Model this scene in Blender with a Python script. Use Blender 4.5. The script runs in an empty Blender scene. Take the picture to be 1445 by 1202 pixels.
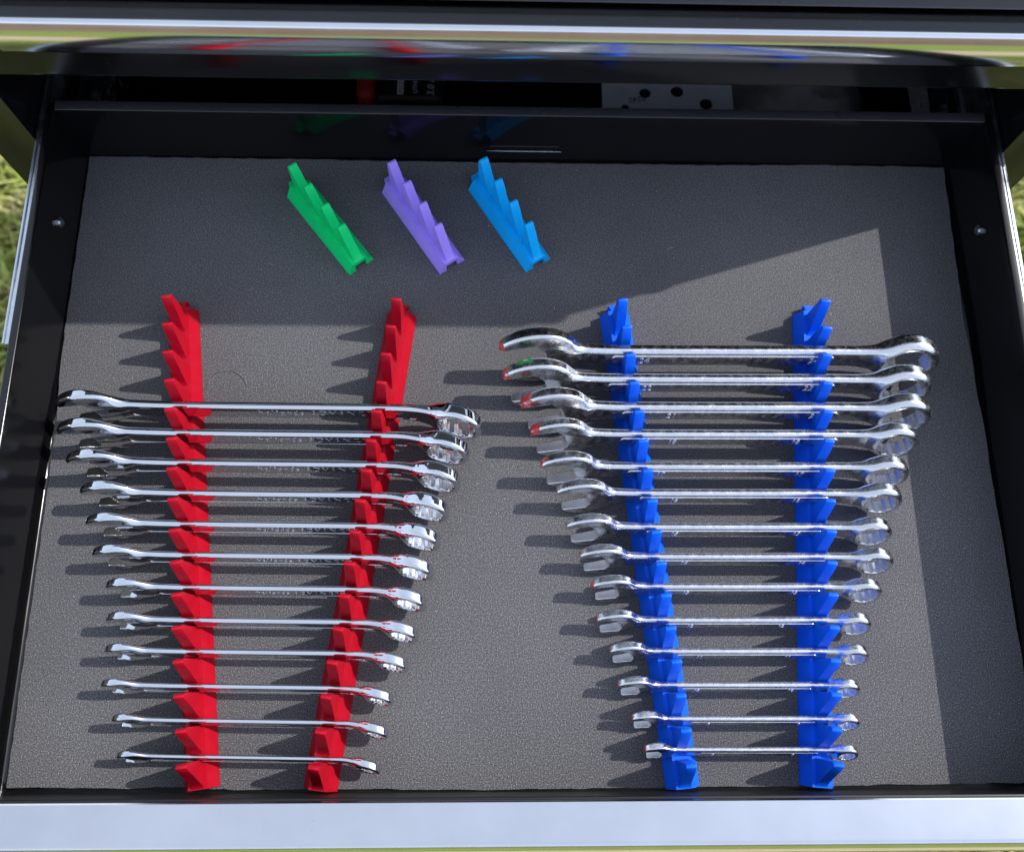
import bpy, bmesh, math, random
import numpy as np
from mathutils import Matrix, Vector
random.seed(7); rng = np.random.default_rng(7)
R = math.radians
scene = bpy.context.scene
COL = scene.collection

# ------------------------------------------------------------------ camera, world, sun, exposure
cam = bpy.data.cameras.new("camera"); cam_ob = bpy.data.objects.new("camera", cam); COL.objects.link(cam_ob)
cam_ob.location = (-0.02328, 0.05873, 0.55264)
cam_ob.rotation_euler = (0.28059, -0.0263, -0.00284)
cam.sensor_width = 36.0; cam.lens = 31.484; cam.sensor_fit = 'HORIZONTAL'
cam.clip_start = 0.01; cam.clip_end = 500
cam.dof.use_dof = True; cam.dof.focus_distance = 0.53; cam.dof.aperture_fstop = 7.0
scene.camera = cam_ob

SUN = Vector((1.08, 0.335, 1.0)).normalized()
world = bpy.data.worlds.new("World"); scene.world = world; world.use_nodes = True
wn = world.node_tree; bgd = wn.nodes['Background']
sky = wn.nodes.new('ShaderNodeTexSky'); sky.sky_type = 'NISHITA'; sky.sun_disc = False
sky.sun_elevation = math.asin(SUN.z); sky.sun_rotation = math.atan2(SUN.x, SUN.y)
sky.air_density = 1.0; sky.dust_density = 1.2; sky.ozone_density = 1.0
# thin bright cloud veil over the blue
wtc = wn.nodes.new('ShaderNodeTexCoord'); wnz = wn.nodes.new('ShaderNodeTexNoise'); wnz.inputs['Scale'].default_value = 2.2; wnz.inputs['Detail'].default_value = 5
wmr = wn.nodes.new('ShaderNodeMapRange'); wmr.inputs['From Min'].default_value = 0.3; wmr.inputs['From Max'].default_value = 0.7; wmr.inputs['To Min'].default_value = 0.33; wmr.inputs['To Max'].default_value = 0.47
wmx = wn.nodes.new('ShaderNodeMix'); wmx.data_type = 'RGBA'; wmx.inputs['B'].default_value = (4.3, 4.5, 4.9, 1)
wn.links.new(wtc.outputs['Generated'], wnz.inputs['Vector']); wn.links.new(wnz.outputs['Fac'], wmr.inputs[0]); wn.links.new(wmr.outputs[0], wmx.inputs['Factor'])
wn.links.new(sky.outputs[0], wmx.inputs['A']); wn.links.new(wmx.outputs['Result'], bgd.inputs[0]); bgd.inputs[1].default_value = 0.15
sl = bpy.data.lights.new("sun", 'SUN'); sl.energy = 2.1; sl.angle = R(0.5); sl.color = (1.0, 0.965, 0.92)
so = bpy.data.objects.new("sun", sl); COL.objects.link(so); so.location = (2, 0.6, 2)
so.rotation_euler = SUN.to_track_quat('Z', 'Y').to_euler()
scene.view_settings.view_transform = 'Standard'; scene.view_settings.look = 'None'
scene.view_settings.gamma = 1.0; scene.view_settings.exposure = 1.15
try:
    scene.cycles.caustics_reflective = False; scene.cycles.caustics_refractive = False
    scene.cycles.sample_clamp_indirect = 6.0
except Exception: pass

# ------------------------------------------------------------------ materials
def new_mat(name):
    m = bpy.data.materials.new(name); m.use_nodes = True
    nt = m.node_tree; b = nt.nodes['Principled BSDF']
    return m, nt, b
def N(nt, t, **kw):
    n = nt.nodes.new(t)
    for k, v in kw.items():
        if k.startswith('i_'):
            key = k[2:]; key = int(key) if key.isdigit() else key
            n.inputs[key].default_value = v
        else: setattr(n, k, v)
    return n
def L(nt, a, b): nt.links.new(a, b)
def noise(nt, scale, detail=2, rough=0.5, vec=None, stretch=None, coord='Object'):
    tc = N(nt, 'ShaderNodeTexCoord'); src = tc.outputs[coord]
    if stretch:
        mp = N(nt, 'ShaderNodeMapping'); mp.inputs['Scale'].default_value = stretch
        L(nt, src, mp.inputs[0]); src = mp.outputs[0]
    n = N(nt, 'ShaderNodeTexNoise'); n.inputs['Scale'].default_value = scale
    n.inputs['Detail'].default_value = detail; n.inputs['Roughness'].default_value = rough
    L(nt, src, n.inputs['Vector']); return n.outputs['Fac']
def ramp(nt, fac, stops):
    r = N(nt, 'ShaderNodeValToRGB'); e = r.color_ramp.elements
    while len(e) < len(stops): e.new(0.5)
    for i, (p, c) in enumerate(stops):
        e[i].position = p; e[i].color = c if len(c) == 4 else (*c, 1)
    L(nt, fac, r.inputs[0]); return r.outputs[0]
def bump(nt, b, h, strength, dist):
    bp = N(nt, 'ShaderNodeBump'); bp.inputs['Strength'].default_value = strength; bp.inputs['Distance'].default_value = dist
    L(nt, h, bp.inputs['Height']); L(nt, bp.outputs[0], b.inputs['Normal'])
def rough_var(nt, b, fac, lo, hi):
    mr = N(nt, 'ShaderNodeMapRange'); mr.inputs['To Min'].default_value = lo; mr.inputs['To Max'].default_value = hi
    mr.inputs['From Min'].default_value = 0.3; mr.inputs['From Max'].default_value = 0.7
    L(nt, fac, mr.inputs[0]); L(nt, mr.outputs[0], b.inputs['Roughness'])

def mat_plastic(name, col, rough=0.45):
    m, nt, b = new_mat(name)
    f = noise(nt, 60, 3)
    c = ramp(nt, f, [(0.3, tuple(x * 0.93 for x in col)), (0.7, tuple(min(1, x * 1.05) for x in col))])
    L(nt, c, b.inputs['Base Color']); b.inputs['Roughness'].default_value = rough
    b.inputs['Specular IOR Level'].default_value = 0.25
    # printed layer lines: fine ridges stacked in height
    h = noise(nt, 1.0, 1, 0.5, stretch=(25, 25, 1700))
    bump(nt, b, h, 0.22, 0.0003); rough_var(nt, b, noise(nt, 140, 4, 0.65), rough * 0.8, rough * 1.35)
    return m
M = {}
M['red'] = mat_plastic('red_plastic', (0.37, 0.0006, 0.012))
M['blue'] = mat_plastic('blue_plastic', (0.001, 0.115, 0.86))
M['green'] = mat_plastic('green_plastic', (0.001, 0.70, 0.18))
M['purple'] = mat_plastic('purple_plastic', (0.41, 0.28, 0.99))
M['sky_blue'] = mat_plastic('light_blue_plastic', (0.001, 0.44, 0.99))

def mat_gloss_black(name, base=0.004, rough=0.13, dust=0.0):
    m, nt, b = new_mat(name)
    sp = noise(nt, 700, 2, 0.6); d = ramp(nt, sp, [(0.70, (0, 0, 0)), (0.78, (1, 1, 1))])
    big = noise(nt, 18, 3, 0.6); bigr = ramp(nt, big, [(0.45, (0, 0, 0)), (0.75, (1, 1, 1))])
    mul = N(nt, 'ShaderNodeMath', operation='MULTIPLY'); L(nt, d, mul.inputs[0]); L(nt, bigr, mul.inputs[1])
    sc = noise(nt, 1.0, 3, 0.6, stretch=(260, 40, 420)); scr = ramp(nt, sc, [(0.735, (0, 0, 0)), (0.76, (1, 1, 1))])
    sb = noise(nt, 11, 2, 0.5); sbr = ramp(nt, sb, [(0.55, (0, 0, 0)), (0.68, (1, 1, 1))])
    m2 = N(nt, 'ShaderNodeMath', operation='MULTIPLY'); L(nt, scr, m2.inputs[0]); L(nt, sbr, m2.inputs[1])
    ad = N(nt, 'ShaderNodeMath', operation='MAXIMUM'); L(nt, mul.outputs[0], ad.inputs[0]); L(nt, m2.outputs[0], ad.inputs[1]); mul = ad
    mx = N(nt, 'ShaderNodeMix', data_type='RGBA')
    mx.inputs['A'].default_value = (base, base, base * 1.15, 1); mx.inputs['B'].default_value = (0.10 + dust, 0.10 + dust, 0.10 + dust, 1)
    L(nt, mul.outputs[0], mx.inputs['Factor']); L(nt, mx.outputs['Result'], b.inputs['Base Color'])
    rough_var(nt, b, big, rough * 0.75, rough * 1.5); b.inputs['Specular IOR Level'].default_value = 0.5
    return m
M['black'] = mat_gloss_black('black_gloss_paint')
M['black_dusty'] = mat_gloss_black('black_dusty_paint', 0.018, 0.20, 0.25)
M['black_rim'] = mat_gloss_black('black_rim_paint', 0.03, 0.30, 0.25)
M['black_dark'] = mat_gloss_black('black_inner_paint', 0.004, 0.35)

def mat_metal(name, base, rough, scale=40, rlo=0.7, rhi=1.4, bumps=None, stretch=None):
    m, nt, b = new_mat(name)
    b.inputs['Metallic'].default_value = 1.0
    f = noise(nt, scale, 4, 0.6, stretch=stretch)
    c = ramp(nt, f, [(0.3, tuple(x * 0.93 for x in base)), (0.7, base)])
    L(nt, c, b.inputs['Base Color']); rough_var(nt, b, f, rough * rlo, rough * rhi)
    if bumps: bump(nt, b, noise(nt, bumps[0], 3, 0.6, stretch=bumps[3] if len(bumps) > 3 else None), bumps[1], bumps[2])
    return m
M['mirror'] = mat_metal('polished_chrome', (0.70, 0.71, 0.73), 0.03, 60, bumps=(45, 0.05, 0.0004))
M['chrome'] = mat_metal('worn_chrome', (0.70, 0.70, 0.71), 0.21, 260, 0.6, 1.6, bumps=(480, 0.22, 0.0005))
M['socket'] = mat_metal('bright_socket_chrome', (0.86, 0.86, 0.87), 0.16, 300, 0.8, 1.3)
M['machined'] = mat_metal('machined_steel', (0.80, 0.80, 0.81), 0.40, 420, 0.7, 1.4, bumps=(600, 0.12, 0.0004))
M['alu'] = mat_metal('satin_aluminium', (0.68, 0.69, 0.71), 0.13, 30, 0.85, 1.3, bumps=(1.0, 0.05, 0.0003, (2.0, 700, 700)))
def alu_specks():
    m = M['alu']; nt = m.node_tree; b = nt.nodes['Principled BSDF']; src = b.inputs['Base Color'].links[0].from_socket
    k = ramp(nt, noise(nt, 330, 2, 0.6), [(0.735, (0, 0, 0)), (0.765, (1, 1, 1))]); area = ramp(nt, noise(nt, 16, 2, 0.5), [(0.52, (0, 0, 0)), (0.70, (1, 1, 1))])
    mu = N(nt, 'ShaderNodeMath', operation='MULTIPLY'); L(nt, k, mu.inputs[0]); L(nt, area, mu.inputs[1])
    mx = N(nt, 'ShaderNodeMix', data_type='RGBA'); mx.inputs['B'].default_value = (0.22, 0.21, 0.21, 1)
    L(nt, mu.outputs[0], mx.inputs['Factor']); L(nt, src, mx.inputs['A']); L(nt, mx.outputs['Result'], b.inputs['Base Color'])
alu_specks()
M['zinc'] = mat_metal('zinc_plated_steel', (0.62, 0.66, 0.70), 0.22, 80, 0.7, 1.5, bumps=(1.0, 0.06, 0.0004, (300, 4, 300)))
M['dark_zinc'] = mat_metal('dark_oiled_steel', (0.20, 0.21, 0.23), 0.3, 80)

def mat_mark(name, col):
    m, nt, b = new_mat(name)
    f = noise(nt, 420, 4, 0.7, stretch=(0.5, 1.0, 1.0))
    k = ramp(nt, f, [(0.55, (0, 0, 0)), (0.68, (1, 1, 1))])
    c = N(nt, 'ShaderNodeMix', data_type='RGBA'); c.inputs['A'].default_value = (*col, 1); c.inputs['B'].default_value = (0.78, 0.72, 0.72, 1)
    L(nt, k, c.inputs['Factor']); L(nt, c.outputs['Result'], b.inputs['Base Color'])
    L(nt, k, b.inputs['Metallic']); b.inputs['Roughness'].default_value = 0.32
    return m
M['red_mark'] = mat_mark('worn_red_paint', (0.42, 0.035, 0.04))
M['green_mark'] = mat_mark('worn_green_paint', (0.01, 0.15, 0.035))

def mat_foam():
    m, nt, b = new_mat('charcoal_foam')
    g = noise(nt, 1350, 2, 0.8); big = noise(nt, 9, 4, 0.55)
    c1 = ramp(nt, g, [(0.30, (0.026, 0.026, 0.028)), (0.46, (0.068, 0.068, 0.073)), (0.58, (0.128, 0.128, 0.135)), (0.70, (0.32, 0.315, 0.32))])
    c2 = ramp(nt, big, [(0.3, (0.88, 0.88, 0.88)), (0.7, (1.08, 1.08, 1.08))])
    mx = N(nt, 'ShaderNodeMix', data_type='RGBA', blend_type='MULTIPLY'); mx.inputs['Factor'].default_value = 1
    L(nt, c1, mx.inputs['A']); L(nt, c2, mx.inputs['B'])
    # sparse pale specks of lint
    s = noise(nt, 520, 1, 0.5); sp = ramp(nt, s, [(0.775, (0, 0, 0)), (0.80, (1, 1, 1))])
    mx2 = N(nt, 'ShaderNodeMix', data_type='RGBA'); mx2.inputs['B'].default_value = (0.34, 0.31, 0.28, 1)
    L(nt, sp, mx2.inputs['Factor']); L(nt, mx.outputs['Result'], mx2.inputs['A'])
    L(nt, mx2.outputs['Result'], b.inputs['Base Color'])
    b.inputs['Roughness'].default_value = 0.85; b.inputs['Specular IOR Level'].default_value = 0.25
    bump(nt, b, g, 0.42, 0.0006)
    return m
M['foam'] = mat_foam()

def mat_ground():
    m, nt, b = new_mat('lawn_and_path')
    tc = N(nt, 'ShaderNodeTexCoord'); sx = N(nt, 'ShaderNodeSeparateXYZ'); L(nt, tc.outputs['Object'], sx.inputs[0])
    f = noise(nt, 14, 6, 0.7); f2 = noise(nt, 1.3, 3, 0.6)
    g = ramp(nt, f, [(0.3, (0.075, 0.115, 0.022)), (0.5, (0.20, 0.27, 0.05)), (0.7, (0.36, 0.36, 0.12))])
    tan = ramp(nt, f, [(0.3, (0.42, 0.31, 0.20)), (0.7, (0.58, 0.45, 0.31))])
    br = ramp(nt, f2, [(0.3, (0.13, 0.085, 0.055)), (0.7, (0.22, 0.15, 0.10))])
    # tan path strip in front of the chest, brown bare bank beyond the lawn
    def band(lo, hi, soft):
        a = N(nt, 'ShaderNodeMapRange'); a.inputs['From Min'].default_value = lo - soft; a.inputs['From Max'].default_value = lo + soft
        c = N(nt, 'ShaderNodeMapRange'); c.inputs['From Min'].default_value = hi + soft; c.inputs['From Max'].default_value = hi - soft
        L(nt, sx.outputs['Y'], a.inputs[0]); L(nt, sx.outputs['Y'], c.inputs[0])
        mu = N(nt, 'ShaderNodeMath', operation='MULTIPLY'); L(nt, a.outputs[0], mu.inputs[0]); L(nt, c.outputs[0], mu.inputs[1]); return mu.outputs[0]
    m1 = N(nt, 'ShaderNodeMix', data_type='RGBA'); L(nt, band(-1.15, -0.60, 0.03), m1.inputs['Factor']); L(nt, g, m1.inputs['A']); L(nt, tan, m1.inputs['B'])
    m2 = N(nt, 'ShaderNodeMix', data_type='RGBA'); L(nt, band(-500, -3.3, 0.2), m2.inputs['Factor']); L(nt, m1.outputs['Result'], m2.inputs['A']); L(nt, br, m2.inputs['B'])
    L(nt, m2.outputs['Result'], b.inputs['Base Color']); b.inputs['Roughness'].default_value = 0.9
    b.inputs['Specular IOR Level'].default_value = 0.1
    bump(nt, b, f, 0.6, 0.02)
    return m
M['ground'] = mat_ground()
def mat_grass():
    m, nt, b = new_mat('grass_blades')
    oi = noise(nt, 23, 3, 0.7)
    c = ramp(nt, oi, [(0.28, (0.10, 0.14, 0.02)), (0.45, (0.30, 0.37, 0.07)), (0.56, (0.52, 0.52, 0.17)), (0.68, (0.72, 0.60, 0.34))])
    L(nt, c, b.inputs['Base Color']); b.inputs['Roughness'].default_value = 0.55
    b.inputs['Specular IOR Level'].default_value = 0.3
    return m
M['grass'] = mat_grass()
def mat_simple(name, col, rough=0.5, spec=0.4, nz=80):
    m, nt, b = new_mat(name); f = noise(nt, nz, 3)
    c = ramp(nt, f, [(0.3, tuple(x * 0.88 for x in col)), (0.7, col)]); L(nt, c, b.inputs['Base Color'])
    b.inputs['Roughness'].default_value = rough; b.inputs['Specular IOR Level'].default_value = spec
    return m
M['card'] = mat_simple('pale_grey_card', (0.62, 0.64, 0.70), 0.6)
M['ink'] = mat_simple('black_ink', (0.012, 0.012, 0.015), 0.6)
M['batt_black'] = mat_simple('battery_black', (0.012, 0.012, 0.013), 0.45)
M['batt_red'] = mat_simple('battery_red', (0.45, 0.03, 0.03), 0.45)
M['white_print'] = mat_simple('white_print', (0.75, 0.75, 0.76), 0.5)
M['cloth'] = mat_simple('black_fleece', (0.38, 0.37, 0.38), 0.95, 0.1, 900)

# ------------------------------------------------------------------ helpers
def mesh_obj(name, me, mat, parent=None, wp=None):
    o = bpy.data.objects.new(name, me); COL.objects.link(o)
    if mat is not None:
        if len(me.materials) == 0: me.materials.append(mat)
    if parent is not None:
        o.parent = parent
        if wp is not None: o.location = -Vector(wp)
    return o
def bm_obj(name, bm, mat, parent=None, wp=None, smooth=False, angle=30):
    me = bpy.data.meshes.new(name); bmesh.ops.recalc_face_normals(bm, faces=bm.faces[:])
    if smooth:
        for f in bm.faces: f.smooth = True
        for e in bm.edges:
            if len(e.link_faces) == 2 and e.calc_face_angle(0) > R(angle): e.smooth = False
    bm.to_mesh(me); bm.free()
    return mesh_obj(name, me, mat, parent, wp)
def empty(name, loc=(0, 0, 0)):
    o = bpy.data.objects.new(name, None); COL.objects.link(o); o.location = loc; o.empty_display_size = 0.02
    return o
def tag(o, label=None, cat=None, group=None, kind=None):
    if label: o['label'] = label
    if cat: o['category'] = cat
    if group: o['group'] = group
    if kind: o['kind'] = kind
    return o
def add_box(bm, x0, x1, y0, y1, z0, z1, bev=0.0, seg=2):
    r = bmesh.ops.create_cube(bm, size=1.0)
    for v in r['verts']:
        v.co = Vector(((x0 + x1) / 2 + v.co.x * (x1 - x0), (y0 + y1) / 2 + v.co.y * (y1 - y0), (z0 + z1) / 2 + v.co.z * (z1 - z0)))
    if bev > 0:
        es = list({e for v in r['verts'] for e in v.link_edges})
        bmesh.ops.bevel(bm, geom=es, offset=bev, segments=seg, affect='EDGES', profile=0.5)
def add_prism(bm, prof, a0, a1, axis='x', cap=True):
    """prof: closed polygon in the plane across the axis. axis x: (y,z); axis y: (x,z); axis z: (x,y)"""
    def P(u, v, a):
        return {'x': (a, u, v), 'y': (u, a, v), 'z': (u, v, a)}[axis]
    A = [bm.verts.new(P(u, v, a0)) for u, v in prof]; B = [bm.verts.new(P(u, v, a1)) for u, v in prof]
    n = len(prof)
    for i in range(n): bm.faces.new((A[i], A[(i + 1) % n], B[(i + 1) % n], B[i]))
    if cap: bm.faces.new(A); bm.faces.new(B[::-1])
    return A, B
def arc(cx, cy, r, a0, a1, n):
    return [(cx + r * math.cos(R(a0 + (a1 - a0) * i / n)), cy + r * math.sin(R(a0 + (a1 - a0) * i / n))) for i in range(n + 1)]
def add_cyl(bm, c, r, h, axis='z', seg=20, r2=None):
    res = bmesh.ops.create_cone(bm, cap_ends=True, segments=seg, radius1=r, radius2=r if r2 is None else r2, depth=h)
    m = {'z': Matrix.Identity(4), 'x': Matrix.Rotation(R(90), 4, 'Y'), 'y': Matrix.Rotation(R(90), 4, 'X')}[axis]
    for v in res['verts']: v.co = (m @ v.co) + Vector(c)
_font = None
def text_obj(name, s, size, mat, parent=None, extrude=0.00012, align='LEFT', shear=0.0, space=1.0):
    cu = bpy.data.curves.new(name, 'FONT'); cu.body = s; cu.size = size; cu.extrude = extrude
    cu.align_x = align; cu.align_y = 'CENTER'; cu.shear = shear; cu.space_character = space; cu.resolution_u = 2
    o = bpy.data.objects.new(name, cu); COL.objects.link(o); cu.materials.append(mat)
    me = bpy.data.meshes.new_from_object(o); bpy.data.objects.remove(o); bpy.data.curves.remove(cu)
    me.materials.clear(); me.materials.append(mat)
    o = bpy.data.objects.new(name, me); COL.objects.link(o)
    if parent is not None: o.parent = parent
    return o

# ------------------------------------------------------------------ setting: lawn
GZ = -0.66
def ground():
    ys = [-160, -60, -30, -18, -14, -11.5, -9.5, -8.3, -6, -4.6, -3.3, -2.5, -1.5, -0.8, 0, 0.8, 1.6, 3, 6, 12, 30, 90, 200]
    xs = [-160, -60, -25, -10, -4, -1.5, 0, 1.5, 4, 10, 25, 60, 160]
    bm = bmesh.new(); G = []
    for y in ys:
        row = []
        for x in xs:
            z = GZ
            if y < -3.3: z += min(2.1, (-3.3 - y) * 0.42) * (1 + 0.12 * math.sin(x * 0.7))
            row.append(bm.verts.new((x, y, z)))
        G.append(row)
    for j in range(len(ys) - 1):
        for i in range(len(xs) - 1): bm.faces.new((G[j][i], G[j][i + 1], G[j + 1][i + 1], G[j + 1][i]))
    o = bm_obj('ground', bm, M['ground'], smooth=True, angle=60); tag(o, 'sunlit lawn round the tool chest', None, None, 'structure')
ground()
def grass():
    zones = [(-1.25, -0.42, -0.15, 1.05, 24000), (0.42, 1.25, -0.15, 1.05, 24000), (-1.2, 1.2, -0.44, -0.15, 9000)]
    V = []; F = []; base = 0
    for (x0, x1, y0, y1, n) in zones:
        px = rng.uniform(x0, x1, n); py = rng.uniform(y0, y1, n)
        dens = np.sin(px * 17 + 1.3) * np.cos(py * 13) + 0.6 * np.sin(px * 41 + py * 29)
        h = (0.035 + 0.05 * rng.random(n)) * (1 + 0.28 * dens); h = np.clip(h, 0.015, 0.12)
        w = 0.0016 + 0.0022 * rng.random(n); a = rng.uniform(0, 2 * np.pi, n); lean = rng.uniform(0.15, 1.25, n)
        la = rng.uniform(0, 2 * np.pi, n)
        dx, dy = np.cos(a) * w, np.sin(a) * w; lx, ly = np.cos(la) * lean * h, np.sin(la) * lean * h
        z0 = np.full(n, GZ)
        v = np.stack([np.stack([px - dx, py - dy, z0], 1), np.stack([px + dx, py + dy, z0], 1),
                      np.stack([px - dx * .8 + lx * .38, py - dy * .8 + ly * .38, z0 + h * .62], 1), np.stack([px + dx * .8 + lx * .38, py + dy * .8 + ly * .38, z0 + h * .62], 1),
                      np.stack([px + lx, py + ly, z0 + h * (1.05 - .25 * lean)], 1)], 1)
        b = (base + np.arange(n) * 5)[:, None]
        V.append(v.reshape(-1, 3)); F += (b + np.array([[0, 1, 3, 2]])).tolist(); F += (b + np.array([[2, 3, 4]])).tolist()
        base += n * 5
    me = bpy.data.meshes.new('grass'); me.from_pydata(np.concatenate(V).tolist(), [], F); me.update()
    o = mesh_obj('grass', me, M['grass']); tag(o, 'blurred sunlit grass seen on either side of the drawer', None, None, 'stuff')
grass()

# ------------------------------------------------------------------ tool chest
CY = 0.392          # front plane of the cabinet
RIM = 0.0517        # height of the drawer rim above the foam
CW = (0, 0.62, GZ)
chest = empty('tool_chest', CW)
tag(chest, 'glossy black steel tool chest with silver drawer handles and one drawer pulled open', 'tool chest')
CTOP = 0.290
for s in (-1, 1):
    bm = bmesh.new(); x0, x1 = sorted((s * 0.3135, s * 0.3425))
    add_box(bm, x0, x1, CY + 0.002, 0.84, GZ, CTOP, 0.0012)
    bm_obj('side_panel', bm, M['black'], chest, CW, True)
    bm = bmesh.new(); x0, x1 = sorted((s * 0.3125, s * 0.3435))
    add_box(bm, x0, x1, CY, CY + 0.0018, GZ, CTOP, 0.0005)
    bm_obj('front_post', bm, M['black'], chest, CW, True)
bm = bmesh.new(); add_box(bm, -0.3130, 0.3130, 0.82, 0.838, GZ, CTOP - .012); bm_obj('back_panel', bm, M['black_dark'], chest, CW)
bm = bmesh.new(); add_box(bm, -0.3440, 0.3440, CY - 0.004, 0.85, CTOP + .0005, CTOP + .010, 0.003); bm_obj('top_panel', bm, M['black'], chest, CW, True)
bm = bmesh.new(); add_box(bm, -0.3130, 0.3130, CY + 0.01, 0.818, GZ + .002, GZ + 0.03); bm_obj('base_panel', bm, M['black_dark'], chest, CW)

def handle_profile(y, z, flat=0.0190, a1=61.0, face=0.0200):
    """aluminium trim: flat top, tight bull nose, bulging face that rolls under, curled bottom edge. y = back edge, z = top"""
    p = [(y, z - 0.0006), (y - 0.0006, z), (y - flat, z)]
    n1, n2 = 10, 26; cy, cz = y - flat, z
    steps = [(a1 * (i + 0.5) / n1, 0.0032 / n1) for i in range(n1)] + [(a1 + (111.0 - a1) * (i + 0.5) / n2, face / n2) for i in range(n2)]
    for th, ds in steps:
        cy -= ds * math.cos(R(th)); cz -= ds * math.sin(R(th)); p.append((cy, cz))
    p += [(cy + 0.0006, cz - 0.0010), (cy + 0.0020, cz - 0.0014), (cy + 0.0034, cz - 0.0008), (y - 0.0150, z - 0.0040), (y, z - 0.0035)]
    return p
def make_handle(y, z, parent, wp, x=0.272, *pa):
    bm = bmesh.new(); add_prism(bm, handle_profile(y, z, *pa), -x, x, 'x')
    return bm_obj('handle', bm, M['alu'], parent, wp, True, 28)
def front_profile(y, z0, z1, t=0.012):
    p = [(y, z1)] + [(a, b) for a, b in arc(y + 0.004, z0 + 0.004, 0.004, 180, 270, 6)] + [(y + t, z0), (y + t, z1)]
    return p
def closed_drawer(z0, z1, hz):
    d = empty('drawer'); d.parent = chest; d.location = Vector((0, CY, z0)) - Vector(CW); wp = (0, CY, z0)
    bm = bmesh.new(); add_prism(bm, front_profile(CY - 0.009, z0, z1), -0.3095, 0.3095, 'x')
    bm_obj('front_panel', bm, M['black_dusty'], d, wp, True)
    make_handle(CY - 0.002, hz, d, wp)
    return d, wp
HZ = 0.1805
# upper drawer front is narrower at its lower lip (rounded corners)
up = empty('drawer'); up.parent = chest; up.location = Vector((0, CY, 0.115)) - Vector(CW); UW = (0, CY, 0.115)
bm = bmesh.new()
zb = 0.1205
prof = [(-0.3095, HZ - 0.004), (-0.3095, zb + 0.034)] + [(-0.2955 - 0.004 * math.cos(R(a)), zb + 0.010 - 0.010 * math.sin(R(a))) for a in range(0, 91, 15)]
prof = prof + [(-x, z) for x, z in prof[::-1]]
yF = CY - 0.0085
A, B = add_prism(bm, prof, yF, yF + 0.0105, 'y')
es = [e for e in bm.edges if all(abs(v.co.y - yF) < 1e-6 for v in e.verts)]
bmesh.ops.bevel(bm, geom=es, offset=0.0035, segments=4, affect='EDGES', profile=0.5)
bm_obj('front_panel', bm, M['black'], up, UW, True, 40)
make_handle(CY + 0.0006, HZ, up, UW)
bm = bmesh.new(); add_box(bm, -0.300, 0.300, CY + 0.0025, 0.80, 0.1205, 0.1225); bm_obj('floor_pan', bm, M['black_dark'], up, UW)
bm = bmesh.new(); add_prism(bm, front_profile(CY - 0.009, HZ + 0.0022, CTOP - 0.0005), -0.3095, 0.3095, 'x'); bm_obj('top_tray', bm, M['black_dusty'], chest, CW, True)
low, LW = closed_drawer(-0.110, -0.030, -0.030)
bm = bmesh.new(); add_box(bm, -0.300, 0.300, CY + 0.0045, 0.80, -0.098, -0.096); bm_obj('floor_pan', bm, M['black_dark'], low, LW)
for s in (-1, 1):
    bm = bmesh.new(); x0, x1 = sorted((s * 0.2975, s * 0.2995)); add_box(bm, x0, x1, CY + 0.0045, 0.80, -0.0955, -0.045)
    bm_obj('side_wall', bm, M['black'], low, LW)
for z0, z1 in ((-0.235, -0.115), (-0.360, -0.240), (-0.500, -0.365)): closed_drawer(z0, z1 - .002, z1 - .002)

# ---- the open drawer
dr = empty('drawer'); dr.parent = chest; DW = (0, 0.2, -0.004); dr.location = Vector(DW) - Vector(CW)
XI, YB, YF, FZ = 0.3015, 0.4118, -0.0008, -0.0034
bm = bmesh.new(); add_box(bm, -XI + 0.0035, XI - 0.0035, YF + 0.0006, YB - 0.0035, FZ - 0.0016, FZ); bm_obj('floor_pan', bm, M['black'], dr, DW)
# wall section seen along the wall: (distance outward, height); floor bend radius, rolled rim
ws = [(-0.0035, FZ)] + [(-0.0035 + 0.0035 * math.sin(R(a)), FZ + 0.0035 - 0.0035 * math.cos(R(a))) for a in range(15, 91, 15)]
ws += [(0.0, RIM - 0.0011)] + [(0.0011 - 0.0011 * math.cos(R(a)), RIM - 0.0011 + 0.0011 * math.sin(R(a))) for a in (30, 60, 90)]
ws += [(0.0042, RIM)] + [(0.0042 + 0.0011 * math.sin(R(a)), RIM - 0.0011 + 0.0011 * math.cos(R(a))) for a in (30, 60, 90)]
ws += [(0.0053, RIM - 0.010), (0.0043, RIM - 0.010), (0.0043, RIM - 0.0022), (0.0016, RIM - 0.0022), (0.0014, FZ - 0.0016), (-0.0035, FZ - 0.0016)]
for s in (-1, 1):
    bm = bmesh.new(); add_prism(bm, [(s * (XI + u), v) for u, v in ws], YF, YB + 0.0053, 'y')
    bm_obj('side_wall', bm, M['black'], dr, DW, True, 40)
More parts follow.
